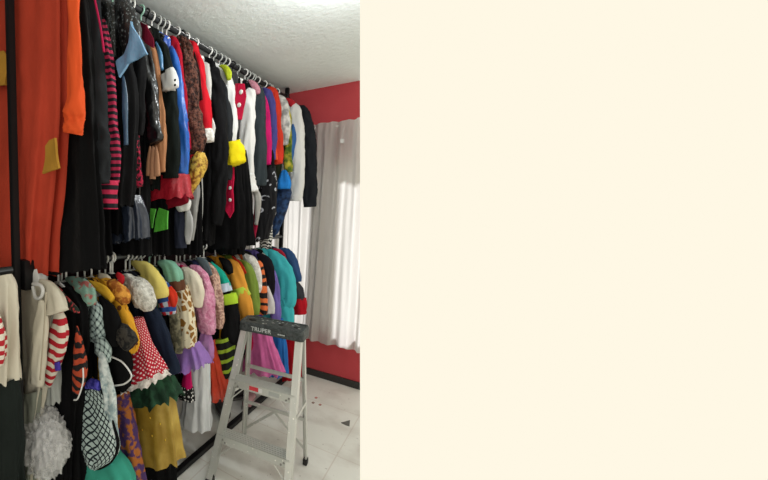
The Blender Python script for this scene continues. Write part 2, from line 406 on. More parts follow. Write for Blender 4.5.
# santa red
g = Garment('red_coat', 'bright red coat with fluffy white cuff on upper rail', 'coat', 'u', 1.92, 'white', hem=ZH(200, 190, 1.92))
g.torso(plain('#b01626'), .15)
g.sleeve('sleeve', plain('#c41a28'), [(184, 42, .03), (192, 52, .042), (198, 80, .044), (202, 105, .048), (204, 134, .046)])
g.sleeve('trim', plain('#2a1512'), [(194, 52, .012), (199, 80, .012), (201, 100, .010)], y=-.05)
g.sleeve('cuff', mottled('#d8d4cc', '#f4f2ee', 60.), [(204, 132, .05), (205, 137, .054), (205, 142, .045)], y=-.01, label='fluffy white cuff')
# clear grey shirt
g = Garment('blouse', 'pale grey sheer blouse between red coat and black tuxedo', 'blouse', 'u', 2.03, 'white', hem=ZH(200, 245, 2.03))
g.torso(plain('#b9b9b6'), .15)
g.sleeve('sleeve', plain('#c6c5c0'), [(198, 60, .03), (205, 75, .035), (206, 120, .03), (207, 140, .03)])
g.sleeve('scarf', plain('#9a9a98'), [(196, 180, .03), (193, 205, .035), (190, 240, .02)], y=-.09)
# tux
g = Garment('tuxedo', 'black tuxedo with long tails on upper rail beside the lime collared shirt', 'suit', 'u', 2.14, 'white', hem=ZH(210, 245, 2.14))
g.torso(BLK, .18)
g.panel('tails', BLK, [(218, 130), (216, 180), (212, 240)], [(190, 130), (184, 180), (182, 245)], (.05, .06))
g.sleeve('sleeve', BLK2, [(207, 68, .03), (214, 80, .05), (217, 110, .055), (219, 150, .055), (219, 185, .05), (216, 225, .04)])
g.sleeve('lining', plain('#d9d9d4'), [(212, 118, .012), (213, 128, .018), (211, 140, .008)], y=-.06)
# white shirt, lime collar
g = Garment('dress_shirt', 'white shirt with lime green collar and bright yellow ruffled cuff', 'shirt', 'u', 2.28, 'white', hem=ZH(225, 150, 2.28))
g.torso(WHT, .16)
g.sleeve('sleeve', WHT, [(219, 66, .03), (226, 78, .042), (229, 105, .042), (231, 146, .046)])
g.sleeve('cuff', plain('#f2dc1c'), [(231, 143, .056), (232, 150, .066), (232, 157, .070), (233, 165, .072)], y=-.06, wk=2, label='yellow ruffled cuff')
g.sleeve('collar', plain('#b8c832'), [(219, 66, .012), (224, 67, .022), (228, 72, .022), (229, 80, .012)], y=-.05, label='lime green collar')
g.sleeve('sleeve', CHAR, [(217, 76, .02), (223, 100, .045), (224, 140, .055), (224, 180, .05)], y=-.07, label='charcoal waistcoat front')
# red placket dress
g = Garment('dress', 'black dress with crimson placket and three white buttons', 'dress', 'u', 2.34, 'pale grey', hem=ZH(225, 248, 2.34))
g.panel('body', BLK, [(232, 100), (240, 160), (243, 200), (244, 248)], [(196, 100), (190, 160), (188, 200), (186, 248)], (.035, .055))
g.panel('yoke', BLK, [(216, 70), (232, 98)], [(208, 70), (197, 96)], (.015, .035), 5, .02, 0)
g.flap('placket', plain('#c81a44'), [(225.5, 167), (233.5, 167), (234, 211), (230.5, 218), (226, 211)], -.085, label='crimson placket')
for y in (177, 188, 200): g.button(230, y, .011, WHT, -.10)
# grey vest with crimson front
g = Garment('vest', 'grey vest with crimson front and white buttons beside white blouse', 'vest', 'u', 2.44, 'pale grey', hem=ZH(238, 235, 2.44))
g.torso(plain('#3a3a3c'), .17, hem=.75)
g.panel('skirt', BLK, [(246, 150), (250, 200), (251, 245)], [(216, 150), (212, 200), (210, 245)], (.04, .06), 10, .25)
g.flap('placket', plain('#b81a3c'), [(236, 84), (245, 84), (246, 96), (242, 120), (236, 120), (235, 100)], -.09, label='crimson front')
g.button(241, 92, .014, WHT, -.105); g.button(239, 105, .014, WHT, -.105)
# white blouse
g = Garment('blouse', 'white blouse with long sleeve and flared ruffled cuff', 'blouse', 'u', 2.56, 'white', hem=ZH(242, 170, 2.56))
g.torso(WHT, .14)
g.sleeve('sleeve', WHT, [(249, 88, .025), (249, 98, .04), (247, 130, .05), (246, 176, .055)], y=-.02)
g.sleeve('cuff', WHT, [(246, 174, .05), (246, 184, .06), (247, 193, .078)], y=-.02, wk=2.)
# teal charcoal coat
g = Garment('coat', 'dark slate grey coat with pink collar right of the white blouse', 'coat', 'u', 2.66, 'pale grey', hem=ZH(250, 190, 2.66))
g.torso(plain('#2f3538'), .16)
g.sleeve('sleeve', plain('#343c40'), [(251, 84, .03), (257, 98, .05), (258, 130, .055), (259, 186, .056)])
g.sleeve('collar', plain('#c98a98'), [(248, 80, .01), (252, 83, .025), (257, 90, .025), (258, 94, .012)], y=-.05, label='dusty pink collar')
# magenta
g = Garment('tunic', 'thin magenta pink tunic between slate coat and violet shirt', 'tunic', 'u', 2.76, 'white', hem=ZH(258, 166, 2.76))
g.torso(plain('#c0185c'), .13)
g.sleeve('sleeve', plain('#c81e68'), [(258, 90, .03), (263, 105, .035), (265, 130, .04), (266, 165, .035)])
g = Garment('shirt', 'violet blue shirt between magenta tunic and red-orange shirt', 'shirt', 'u', 2.85, 'pale grey', hem=ZH(262, 165, 2.85))
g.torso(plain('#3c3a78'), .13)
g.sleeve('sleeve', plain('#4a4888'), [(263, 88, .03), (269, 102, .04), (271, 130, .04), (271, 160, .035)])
# moon trousers
g = Garment('trousers', 'black trousers printed with white moons below the magenta tunic', 'trousers', 'u', 2.80, None, hem=ZH(262, 240, 2.8))
g.panel('waist', BLK, [(272, 150), (276, 168)], [(262, 150), (263, 168)], (.02, .03), 5, .05, 0)
g.panel('leg', moons('#0d0d12', '#b9bcc4', 16.), [(276, 166), (277, 190), (275, 215), (268, 238)], [(263, 166), (259, 190), (257, 215), (256, 242)], (.03, .035), 5, .08)
g = Garment('shirt', 'red-orange shirt on upper rail right of the violet blue shirt', 'shirt', 'u', 2.95, 'white', hem=ZH(268, 165, 2.95))
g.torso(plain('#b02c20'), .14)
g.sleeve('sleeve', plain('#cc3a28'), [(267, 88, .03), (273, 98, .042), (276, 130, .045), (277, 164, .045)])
g.sleeve('trim', plain('#e8562c'), [(273, 102, .012), (274, 130, .012), (276, 160, .012)], y=-.05)
g = Garment('zebra_leggings', 'white and black zebra printed leggings end above the lower rail', 'leggings', 'u', 2.88, None, hem=ZH(266, 248, 2.88))
g.panel('leg', tiger('#d6d6d0', '#15151a', 14.), [(272, 225), (272, 236), (272, 248)], [(260, 225), (260, 236), (261, 248)], (.03, .03), 5, .1)
g = Garment('satin_shirt', 'silver grey satin shirt right of the red-orange shirt', 'shirt', 'u', 3.03, 'white', hem=ZH(273, 145, 3.03))
g.torso(satin('#8a8c8a'), .14)
g.sleeve('sleeve', mottled('#8c8e8c', '#dcdcd6', 20., .4, .6, .5), [(276, 95, .03), (282, 105, .042), (284, 125, .045), (284, 145, .035)])
g = Garment('tunic', 'olive and yellow tunic with bright blue hem right of silver shirt', 'tunic', 'u', 3.10, 'pale grey', hem=ZH(278, 190, 3.1))
g.torso(plain('#2a3020'), .14)
g.sleeve('sleeve', mottled('#4a6a1c', '#c2b43a', 14., .45, .6), [(281, 98, .02), (286, 112, .03), (288, 140, .03), (288, 172, .035)])
g.sleeve('hem', plain('#2b86dc'), [(284, 170, .05), (284, 180, .056), (284, 189, .05)], y=-.02, label='bright blue hem')
g = Garment('jeans', 'dark blue denim jeans folded below the upper rail by the curtain', 'jeans', 'u', 3.12, None, hem=ZH(270, 240, 3.12))
g.sleeve('leg', mottled('#16243c', '#2c4a78', 30., .35, .65), [(285, 180, .06), (283, 195, .062), (278, 215, .055), (271, 236, .04)])
g.sleeve('leg', mottled('#16243c', '#2c4a78', 30., .35, .65), [(276, 180, .06), (275, 205, .055), (268, 236, .04)], y=.05)
g = Garment('denim_jacket', 'white jacket with denim front and red collar beside the black blazer', 'jacket', 'u', 3.19, 'white', hem=ZH(285, 200, 3.19))
g.torso(WHT, .17, hem=.72)
g.sleeve('sleeve', WHT, [(289, 104, .035), (295, 116, .055), (297, 150, .06), (297, 180, .055), (296, 201, .05)])
g.sleeve('front', plain('#3c68a4'), [(293, 124, .02), (291, 142, .035), (289, 165, .02)], y=-.06, label='denim blue front')
g.sleeve('collar', plain('#c02a34'), [(283, 101, .015), (288, 101, .025), (293, 105, .022)], y=-.03, label='red collar')
g = Garment('blazer', 'black blazer hanging last on the upper rail against the curtain', 'jacket', 'u', 3.28, 'black', hem=ZH(295, 175, 3.28))
g.torso(plain('#1a1c20'), .19)
g.sleeve('sleeve', plain('#22252a'), [(297, 106, .03), (304, 117, .055), (308, 140, .06), (309, 170, .062), (310, 207, .055)])
# long black garments filling the rail between
lab = ['long black skirt behind the pink striped cuff', 'long black trousers below the glossy satin jacket', 'long black cloak with lime green ribbons', 'long black dress below the wide crimson cuff',
       'long black cape left of the black tuxedo', 'black evening dress hanging below the white blouse cuff', 'long black skirt left of the moon trousers']
for i, (Y, e) in enumerate(((1.115, 112), (1.42, 146), (1.58, 168), (1.75, 184), (1.98, 204), (2.50, 246), (2.61, 254))):
    g = Garment(['skirt', 'trousers', 'cloak', 'dress', 'cape', 'dress', 'skirt'][i], lab[i], 'costume', 'u', Y, 'pale grey' if i % 2 else 'black', hem=ZH(e, 256, Y))
    g.torso([BLK, BLK2][i % 2], .13 if i < 3 else .15, hd=(.02, .04), pleats=9, amp=.2, wh=.19 if i < 5 else .16)
    if i == 2:
        LG = satin('#58b83c', .5)
        g.flap('ribbon', LG, [(149, 208), (156, 209), (153, 228), (144, 225)], -.09, .006, label='lime green ribbon')
        g.flap('ribbon', LG, [(159, 208), (170, 211), (168, 229), (154, 232)], -.09, .006, label='lime green ribbon')
    if i == 3:
        g.sleeve('underskirt', plain('#2c3040'), [(178, 205, .03), (180, 225, .035), (181, 248, .03)], y=-.04)
        g.sleeve('tie', plain('#b5b6b8'), [(187, 206, .02), (189, 222, .022), (188, 244, .014)], y=-.04)
    if i == 6:
        g.sleeve('ribbon', plain('#9c1c3c'), [(255, 195, .012), (256, 215, .016), (253, 238, .02)], y=-.03, label='dark red ribbon')
        g.sleeve('scarf', plain('#a5a39e'), [(254, 190, .03), (258, 200, .022), (256, 225, .012)], y=-.05)

#==================================================================== LOWER RAIL
CRM = plain('#d9d2c0', var=.08)
g = Garment('cream_jacket', 'cream jacket hanging left of the black post, cut by photo edge', 'jacket', 'l', .60, 'white', hem=ZH(10, 400, .6))
g.panel('body', CRM, [(9, 274), (14, 290), (15, 330), (14, 380)], [(-30, 280), (-34, 300), (-36, 330), (-36, 390)], (.03, .05))
g.panel('lining', plain('#1e2422'), [(15, 378), (18, 430), (18, 500)], [(-34, 390), (-34, 440), (-34, 520)], (.04, .05))
g.sleeve('sleeve', stripes('#b81c2c', '#e4dccb', .03), [(-6, 310, .04), (-3, 335, .04), (-4, 360, .04)], y=-.06)
g = Garment('cream_jacket', 'cream short-sleeved jacket over red and white striped sleeve', 'jacket', 'l', .80, 'white', hem=ZH(35, 480, .80))
g.panel('body', CRM, [(42, 282), (50, 292), (48, 330), (45, 370), (38, 420), (36, 500)], [(26, 288), (8, 310), (8, 340), (10, 370), (14, 420), (14, 510)], (.03, .05))
g.panel('collar', WHT, [(40, 268), (44, 284)], [(30, 272), (28, 290)], (.02, .03), 5, .05, 0)
g.sleeve('sleeve', CRM, [(40, 281, .03), (48, 289, .042), (55, 302, .048), (58, 313, .050)], y=-.03, flat=.5)
SRW = stripes('#b81c2c', '#e4dccb', .040)
g.sleeve('sleeve', SRW, [(57, 308, .038), (59, 325, .042), (57, 345, .040), (52, 365, .032), (47, 384, .022)], y=.0, label='red and white striped sleeve')
g.sleeve('front', CRM, [(42, 300, .03), (40, 340, .035), (36, 382, .03)], y=-.06)
g.cord('zip', plain('#b4ab98'), [(46, 292), (44, 330), (40, 380)], .003, -.09)
g.cord('hanging_loop', WHT, [(33, 284), (40, 285), (43, 290), (41, 297), (36, 298), (34, 292), (33, 286)], .007, -.06)
g.panel('lining', plain('#8c9084'), [(38, 390), (34, 430), (31, 500)], [(20, 390), (14, 440), (12, 505)], (.035, .04), 7, .2, y=-.02)
g = Garment('tulle_dress', 'white dress with big white tulle puff skirt beside the cream jacket', 'dress', 'l', .89, 'pale grey', hem=ZH(50, 475, .89))
g.panel('bodice', plain('#b7bab5'), [(56, 300), (61, 340), (58, 370), (60, 402)], [(40, 300), (46, 340), (45, 370), (40, 402)], (.03, .04))
TU = tulle('#ced3d0', .8)
w, z = g.L(53, 436)
bms = []
for k, (fr, al_) in enumerate(((1.32, .34), (1.12, .42), (.92, .55), (.7, .9))):
    bm = bmesh.new(); bmesh.ops.create_icosphere(bm, subdivisions=6, radius=.10*fr)
    for v in bm.verts:
        n_ = v.co.normalized(); q_ = n_*2.2+Vector((k*7, 3, 0)); rd = .5-abs(noise.noise(q_+noise.noise_vector(q_*1.3)*.8))*2.4
        f = rd*.13+noise.noise(Vector((n_.x*9, n_.y*9, n_.z*2.5+k)))*.16; v.co *= 1+f; v.co.z *= 1.12; v.co.y *= .7
        v.co += Vector((w, -.04, z))
    me = bpy.data.meshes.new('m'); bm.to_mesh(me); bm.free(); link('puff_skirt', me, tulle('#ffffff', al_), g.t)
g = Garment('tiger_costume', 'black costume with orange tiger striped sleeve and floral collar', 'costume', 'l', .99, 'white', hem=ZH(75, 470, .99))
g.panel('body', BLK, [(70, 286), (83, 306), (85, 340), (80, 390), (74, 480)], [(50, 290), (36, 310), (36, 340), (36, 400), (36, 485)], (.035, .05))
g.sleeve('sleeve', tiger('#b8482a', '#121012', 7.), [(77, 326, .012), (79, 348, .024), (80, 370, .030), (76, 392, .020)], y=-.06, label='orange and black tiger striped sleeve')
g.cord('elastic', WHT, [(83, 368), (83, 382), (78, 398), (74, 400)], .003, -.08)
g.sleeve('collar', mottled('#203028', '#c8464a', 60., .5, .55), [(54, 284, .02), (62, 296, .022), (74, 308, .014), (79, 312, .006)], y=-.06, label='coral flowered collar')
g.sleeve('clip', plain('#4a3aa0'), [(57, 362, .012), (58, 370, .012)], y=-.13, label='small violet clip')
g = Garment('floral_blouse', 'mint green blouse with coral flowers at lower rail', 'blouse', 'l', 1.06, 'white', hem=ZH(85, 380, 1.06))
g.torso(BLK, .15)
g.sleeve('sleeve', mottled('#86ad9c', '#b0625c', 34., .52, .6), [(66, 279, .03), (78, 285, .04), (86, 292, .042), (90, 306, .03)], label='mint floral sleeve')
g = Garment('plaid_dress', 'pale blue and black plaid dress with oval bib and teal skirt', 'dress', 'l', 1.13, 'pale grey', hem=ZH(95, 480, 1.13))
PL = plaid('#bcd0cc', '#1d2c34', .03, .66)
g.torso(PL, .15, hem=.35)
g.sleeve('sleeve', PL, [(90, 302, .03), (97, 310, .048), (99, 325, .052), (97, 338, .045)], y=-.02)
g.sleeve('puff', PL, [(98, 340, .03), (103, 348, .04), (106, 362, .03)], y=-.03, wk=2)
g.sleeve('ruched_band', mottled('#8fa4a8', '#dbe4e2', 40., .4, .6), [(101, 352, .03), (105, 375, .030), (109, 400, .028), (113, 425, .022), (117, 447, .012)], y=-.05, wk=2, label='pale ruched band')
g.panel('skirt', plain('#3fa08c'), [(106, 445), (120, 458), (131, 478), (134, 500)], [(84, 450), (70, 465), (62, 480), (60, 505)], (.06, .08), 9, .12)
RB = [(99, 386), (108, 402), (114, 425), (118, 445), (112, 460), (100, 468)]; LB = [(84, 390), (79, 402), (78, 425), (79, 445), (86, 460), (94, 467)]
g.panel('bib', plaid('#c4d6d2', '#1a2830', .034, .72), RB, LB, (.03, .03), 3, .02, 0, y=-.05, label='oval pale plaid bib')
ed = LB[::1]+RB[::-1]
g.cord('bib_trim', BLK, ed, .007, -.055)
g.sleeve('waistband', mottled('#2a2c8c', '#5a54c8', 60.), [(83, 388, .015), (91, 384, .02), (99, 386, .016)], y=-.08, wk=2, label='violet blue waistband')
g = Garment('teddy_shirt', 'orange-yellow shirt printed with dark teddy spots', 'shirt', 'l', 1.22, 'white', hem=ZH(110, 380, 1.22))
YL = spots('#e8a828', '#6a3a18', 24., .28, .9)
g.torso(YL, .15)
g.sleeve('sleeve', YL, [(96, 280, .02), (108, 285, .032), (116, 298, .034), (124, 318, .036), (130, 340, .042), (131, 352, .03)])
g.sleeve('yoke', plain('#e8b438'), [(88, 280, .01), (95, 286, .022), (104, 292, .022), (112, 300, .016)], y=-.06)
g.sleeve('lapel', BLK, [(100, 296, .025), (108, 312, .045), (112, 330, .045), (113, 345, .03)], y=-.08, label='black lapel')
g = Garment('velvet_cape', 'black velvet cape with white cord edge in front of gingham pinafore', 'cape', 'l', 1.175, None, hem=ZH(120, 388, 1.175))
g.sleeve('body', plain('#0a0a0c'), [(108, 330, .02), (114, 345, .05), (119, 360, .062), (121, 375, .058), (120, 388, .035)])
g.cord('cord', WHT, [(104, 354), (112, 357), (122, 362), (130, 372), (131, 378), (124, 384), (112, 386)], .0035, -.055)
g.sleeve('ruffle', mottled('#0c0c0e', '#3a3630', 50.), [(116, 330, .02), (124, 335, .035), (132, 345, .028)], y=-.03, wk=3)
g = Garment('patterned_skirt', 'purple and orange patterned skirt right of the plaid bib', 'skirt', 'l', 1.27, 'pale grey', hem=ZH(125, 480, 1.27))
g.torso(BLK, .12, hem=.55)
g.panel('skirt', mottled('#4e3468', '#b0682c', 30., .48, .56), [(126, 392), (133, 425), (138, 455), (143, 485)], [(104, 392), (108, 425), (110, 455), (112, 490)], (.045, .06), 7, .15, label='purple and orange print')
g = Garment('gingham_pinafore', 'red and white gingham pinafore with white lace hem', 'dress', 'l', 1.36, 'white', hem=ZH(140, 395, 1.36))
g.torso(BLK, .12, hem=.5)
GG = plaid('#f2e6e6', '#b8142c', .022, .42, True, '#cc3048')
g.panel('skirt', GG, [(140, 318), (149, 340), (158, 358), (164, 371)], [(130, 318), (130, 345), (128, 368), (126, 386)], (.03, .06), 9, .12, y=-.06)
g.panel('lace_hem', mottled('#d8cfc8', '#f2ece6', 60.), [(163, 370), (166, 376)], [(126, 384), (127, 393)], (.062, .066), 12, .15, .006, y=-.06, label='white lace hem')
g = Garment('fluffy_top', 'fluffy white knitted top at front of lower rail beside yellow shirt', 'top', 'l', 1.345, 'white', hem=ZH(135, 310, 1.34))
g.sleeve('body', mottled('#b8b6ac', '#f0eee6', 50., .35, .65, bs=1.), [(122, 276, .03), (130, 282, .05), (139, 292, .058), (146, 303, .045), (148, 311, .02)], wk=2.5, y=-.03)
g.sleeve('collar', plain('#e8e0cc'), [(99, 276, .015), (106, 280, .022), (112, 285, .016)], y=-.10)
g.sleeve('lining', plain('#b02028'), [(117, 274, .01), (121, 279, .018), (119, 286, .012)], y=-.10, label='red lining')
g.sleeve('sleeve', mottled('#a85f20', '#e8a444', 30.), [(106, 282, .02), (114, 286, .035), (122, 294, .035), (126, 304, .02)], y=-.12, wk=2, label='amber satin sleeve')
g = Garment('gold_skirt', 'gold organza skirt under a dark green tulle layer', 'skirt', 'l', 1.50, 'pale grey', hem=ZH(155, 470, 1.5))
g.torso(BLK, .12, hem=.5)
g.panel('underskirt', BLK, [(168, 400), (172, 450), (174, 500)], [(132, 400), (130, 450), (132, 505)], (.05, .06))
g.panel('skirt', mottled('#9c7c28', '#c8ab50', 8., .35, .7, .45), [(170, 392), (175, 420), (178, 445), (180, 461)], [(128, 390), (126, 420), (127, 440), (132, 453)], (.07, .09), 9, .13, .006, y=-.03)
for q in ((150, 418), (160, 424), (152, 436), (142, 430), (165, 440)): g.button(*q, .005, solid('#e8c040', .3, .8), -.13, 'sequin')
g.panel('tulle_layer', mottled('#10301f', '#265238', 20., .4, .6), [(164, 366), (171, 382), (177, 398)], [(136, 374), (131, 388), (129, 402)], (.07, .10), 11, .2, .012, y=-.03, label='dark green tulle layer')
g = Garment('navy_coat', 'navy blue coat sleeve draped over gingham pinafore shoulder', 'coat', 'l', 1.46, 'white', hem=ZH(150, 400, 1.46))
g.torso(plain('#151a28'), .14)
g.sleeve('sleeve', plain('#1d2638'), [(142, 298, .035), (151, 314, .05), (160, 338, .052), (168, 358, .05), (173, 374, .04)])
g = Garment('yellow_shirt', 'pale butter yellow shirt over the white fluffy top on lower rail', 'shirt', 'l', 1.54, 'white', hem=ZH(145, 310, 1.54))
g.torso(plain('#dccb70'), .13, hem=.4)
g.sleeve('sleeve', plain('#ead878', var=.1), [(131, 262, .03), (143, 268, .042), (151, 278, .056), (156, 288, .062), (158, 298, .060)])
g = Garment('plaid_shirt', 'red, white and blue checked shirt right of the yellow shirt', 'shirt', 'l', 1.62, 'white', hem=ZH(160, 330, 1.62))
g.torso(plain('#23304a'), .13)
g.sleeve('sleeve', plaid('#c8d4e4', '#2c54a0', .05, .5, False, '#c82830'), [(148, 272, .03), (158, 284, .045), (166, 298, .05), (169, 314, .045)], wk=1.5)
g.sleeve('cuff', plain('#d83c28'), [(168, 288, .02), (172, 297, .03), (172, 306, .02)], y=-.01)
g = Garment('mint_shirt', 'mint green shirt with brown hem at centre of lower rail', 'shirt', 'l', 1.72, 'mint green', hem=ZH(168, 310, 1.72))
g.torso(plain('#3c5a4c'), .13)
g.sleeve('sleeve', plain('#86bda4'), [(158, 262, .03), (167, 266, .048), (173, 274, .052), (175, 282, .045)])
g.sleeve('cuff', plain('#6a4634'), [(175, 281, .048), (176, 286, .05), (177, 291, .045)], label='brown cuff')
g = Garment('lace_coat', 'khaki grey lace coat beside the giraffe print dress', 'coat', 'l', 1.77, 'pale grey', hem=ZH(175, 400, 1.77))
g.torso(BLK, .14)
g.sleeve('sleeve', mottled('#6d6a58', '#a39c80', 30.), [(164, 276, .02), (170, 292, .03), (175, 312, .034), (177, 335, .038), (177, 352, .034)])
g = Garment('giraffe_dress', 'giraffe print dress with cream sleeve and lilac tulle skirt', 'dress', 'l', 1.86, 'white', hem=ZH(185, 400, 1.86))
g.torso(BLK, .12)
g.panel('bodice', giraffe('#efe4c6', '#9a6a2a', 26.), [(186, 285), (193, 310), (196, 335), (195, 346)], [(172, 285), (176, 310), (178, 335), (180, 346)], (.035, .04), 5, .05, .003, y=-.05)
g.sleeve('sleeve', plain('#e8e0cc'), [(182, 268, .03), (190, 276, .048), (195, 290, .055), (195, 306, .042)], label='cream sleeve')
g.panel('tulle_skirt', tulle('#a880d0', .8), [(198, 342), (204, 354), (208, 364)], [(178, 344), (178, 360), (181, 370)], (.05, .085), 11, .25, .012, y=-.02, label='lilac tulle skirt')
g.sleeve('legging', plain('#d01868'), [(189, 366, .03), (188, 378, .032), (187, 388, .03)], y=-.01, label='magenta legging')
g.sleeve('hem', spots('#0c0c0e', '#e8e8e8', 45., .3, .3), [(187, 386, .035), (187, 392, .045), (187, 399, .045)], y=-.01, label='black dotted hem')
g = Garment('pink_coat', 'fluffy pale pink coat in the middle of lower rail', 'coat', 'l', 1.98, 'white', hem=ZH(198, 345, 1.98))
PK = mottled('#d07ca0', '#eeb0cc', 45., .35, .65, bs=.8)
g.torso(PK, .14, hem=.5)
g.sleeve('sleeve', PK, [(190, 266, .03), (199, 276, .05), (204, 295, .056), (206, 315, .058), (207, 333, .05)], wk=1.6)
g.sleeve('lining', plain('#b8184c'), [(180, 266, .012), (187, 272, .022), (192, 280, .02)], y=-.07, label='crimson lining')
g.sleeve('tulle', tulle('#c48ac8', .75), [(204, 328, .04), (206, 345, .05), (205, 358, .04)], wk=2)
g = Garment('white_dress', 'long plain white dress reaching lowest beside the floor bar', 'dress', 'l', 2.02, None, hem=ZH(196, 430, 2.02))
g.panel('skirt', plain('#dfe2e4', var=.06), [(207, 340), (208, 370), (209, 400), (210, 430)], [(192, 340), (189, 370), (185, 400), (182, 422)], (.05, .06), 8, .15)
g = Garment('sequin_cardigan', 'peach sequined cardigan right of the pale pink coat', 'cardigan', 'l', 2.14, 'pale grey', hem=ZH(208, 345, 2.14))
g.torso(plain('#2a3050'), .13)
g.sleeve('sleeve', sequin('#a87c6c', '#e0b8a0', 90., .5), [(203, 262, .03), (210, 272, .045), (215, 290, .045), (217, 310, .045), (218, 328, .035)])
g.sleeve('lapel', plain('#5c6a70'), [(196, 258, .02), (204, 264, .03), (210, 276, .02)], y=-.07)
g.sleeve('lining', plain('#3a6ea8'), [(207, 284, .015), (210, 295, .02), (210, 306, .012)], y=-.07, label='blue lining')
g = Garment('orange_tulle_skirt', 'orange-red tulle skirt hanging low behind the step ladder', 'skirt', 'l', 2.22, 'white', hem=ZH(216, 405, 2.22))
g.torso(BLK, .11, hem=.6)
g.panel('skirt', tulle('#dc4a30', .82), [(214, 340), (222, 370), (229, 396)], [(208, 345), (206, 375), (206, 398)], (.04, .08), 10, .2, .01)
g = Garment('safety_costume', 'black costume with teal shoulder and lime reflective band', 'costume', 'l', 2.32, 'white', hem=ZH(228, 400, 2.32))
g.torso(BLK, .15, hem=.85)
g.sleeve('shoulder', plain('#20b098'), [(211, 262, .02), (216, 270, .034), (221, 280, .045), (223, 287, .05)], y=-.03, label='teal shoulder')
g.sleeve('stripe', plain('#cfdcee'), [(222, 284, .052), (224, 292, .056)], y=-.035, label='pale blue stripe')
g.sleeve('sleeve', BLK2, [(224, 290, .056), (228, 305, .062), (231, 325, .064), (231, 342, .06)], y=-.03)
g.sleeve('band', plain('#b6dc3c'), [(226, 294, .064), (228, 304, .068)], y=-.03, label='lime reflective band')
g.panel('leg', stripes('#a6c838', '#141814', .07, .35), [(233, 335), (234, 355), (232, 376)], [(216, 340), (215, 360), (214, 378)], (.05, .05), 5, .1, y=-.03)
g = Garment('safety_vest', 'orange and lime safety vest left of the olive shirt', 'vest', 'l', 2.44, 'white', hem=ZH(238, 345, 2.44))
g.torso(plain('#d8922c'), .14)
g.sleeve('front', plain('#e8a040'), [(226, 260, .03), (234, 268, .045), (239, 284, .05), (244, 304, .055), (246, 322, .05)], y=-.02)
g.sleeve('band', plain('#c0dc50'), [(239, 288, .056), (242, 297, .06)], y=-.02, label='lime reflective band')
g.sleeve('collar', plain('#141416'), [(219, 258, .02), (226, 264, .035), (230, 274, .02)], y=-.08, label='black collar')
g = Garment('olive_shirt', 'olive green shirt with red trim behind the orange safety vest', 'shirt', 'l', 2.55, 'pale grey', hem=ZH(246, 345, 2.55))
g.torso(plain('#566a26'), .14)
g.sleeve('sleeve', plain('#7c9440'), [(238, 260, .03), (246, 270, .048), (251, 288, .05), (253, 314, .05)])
g.sleeve('trim', plain('#c03020'), [(232, 256, .015), (239, 264, .022), (245, 274, .015)], y=-.06, label='red trim')
g = Garment('lace_blouse', 'white lace blouse left of the orange tiger sleeve', 'blouse', 'l', 2.65, 'white', hem=ZH(248, 335, 2.65))
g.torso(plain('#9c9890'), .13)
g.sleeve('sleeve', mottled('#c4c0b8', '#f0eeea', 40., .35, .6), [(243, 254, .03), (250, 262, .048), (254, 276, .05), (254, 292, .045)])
g = Garment('tiger_shirt', 'orange shirt with black tiger marks on lower rail', 'shirt', 'l', 2.73, 'pale grey', hem=ZH(254, 335, 2.73))
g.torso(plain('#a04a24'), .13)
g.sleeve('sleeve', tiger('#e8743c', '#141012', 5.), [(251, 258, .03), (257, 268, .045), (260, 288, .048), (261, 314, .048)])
g = Garment('black_jacket', 'black jacket showing a white shirt tail on lower rail', 'jacket', 'l', 2.83, 'pale grey', hem=ZH(260, 335, 2.83))
g.torso(BLK, .14)
g.sleeve('sleeve', plain('#17151c'), [(257, 254, .03), (265, 263, .05), (268, 280, .05), (268, 296, .04)])
g.sleeve('shirt_tail', plain('#d8d6d8'), [(267, 286, .03), (268, 300, .045), (269, 313, .04)], y=-.07, label='white shirt tail')
g = Garment('lilac_shirt', 'narrow lilac purple shirt left of turquoise costume', 'shirt', 'l', 2.90, 'white', hem=ZH(268, 335, 2.9))
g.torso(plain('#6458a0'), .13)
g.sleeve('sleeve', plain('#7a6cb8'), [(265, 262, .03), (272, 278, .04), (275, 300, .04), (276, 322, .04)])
g = Garment('turquoise_costume', 'turquoise padded costume with thick curved sleeve on lower rail', 'costume', 'l', 3.0, 'white', hem=ZH(275, 340, 3.0))
TQ = plain('#48bcc4', var=.12)
g.torso(TQ, .16)
g.sleeve('sleeve', TQ, [(262, 251, .03), (272, 256, .05), (281, 266, .07), (286, 280, .075), (287, 300, .07), (285, 303, .06), (287, 322, .065)])
g = Garment('blue_jacket', 'navy and grey jacket with red cuffs, last on lower rail', 'jacket', 'l', 3.15, 'pale grey', hem=ZH(285, 320, 3.15))
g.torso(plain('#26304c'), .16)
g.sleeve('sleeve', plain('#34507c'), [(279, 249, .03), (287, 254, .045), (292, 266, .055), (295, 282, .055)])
g.sleeve('sleeve', plain('#3a3b42'), [(294, 280, .06), (296, 290, .065), (298, 300, .06)], label='dark grey forearm')
g.sleeve('cuff', plain('#b81a28'), [(298, 298, .062), (299, 307, .062), (300, 314, .055)], label='red cuff')
g.sleeve('collar', plain('#b0283c'), [(273, 249, .02), (280, 253, .03), (285, 262, .02)], y=-.05, label='red collar')
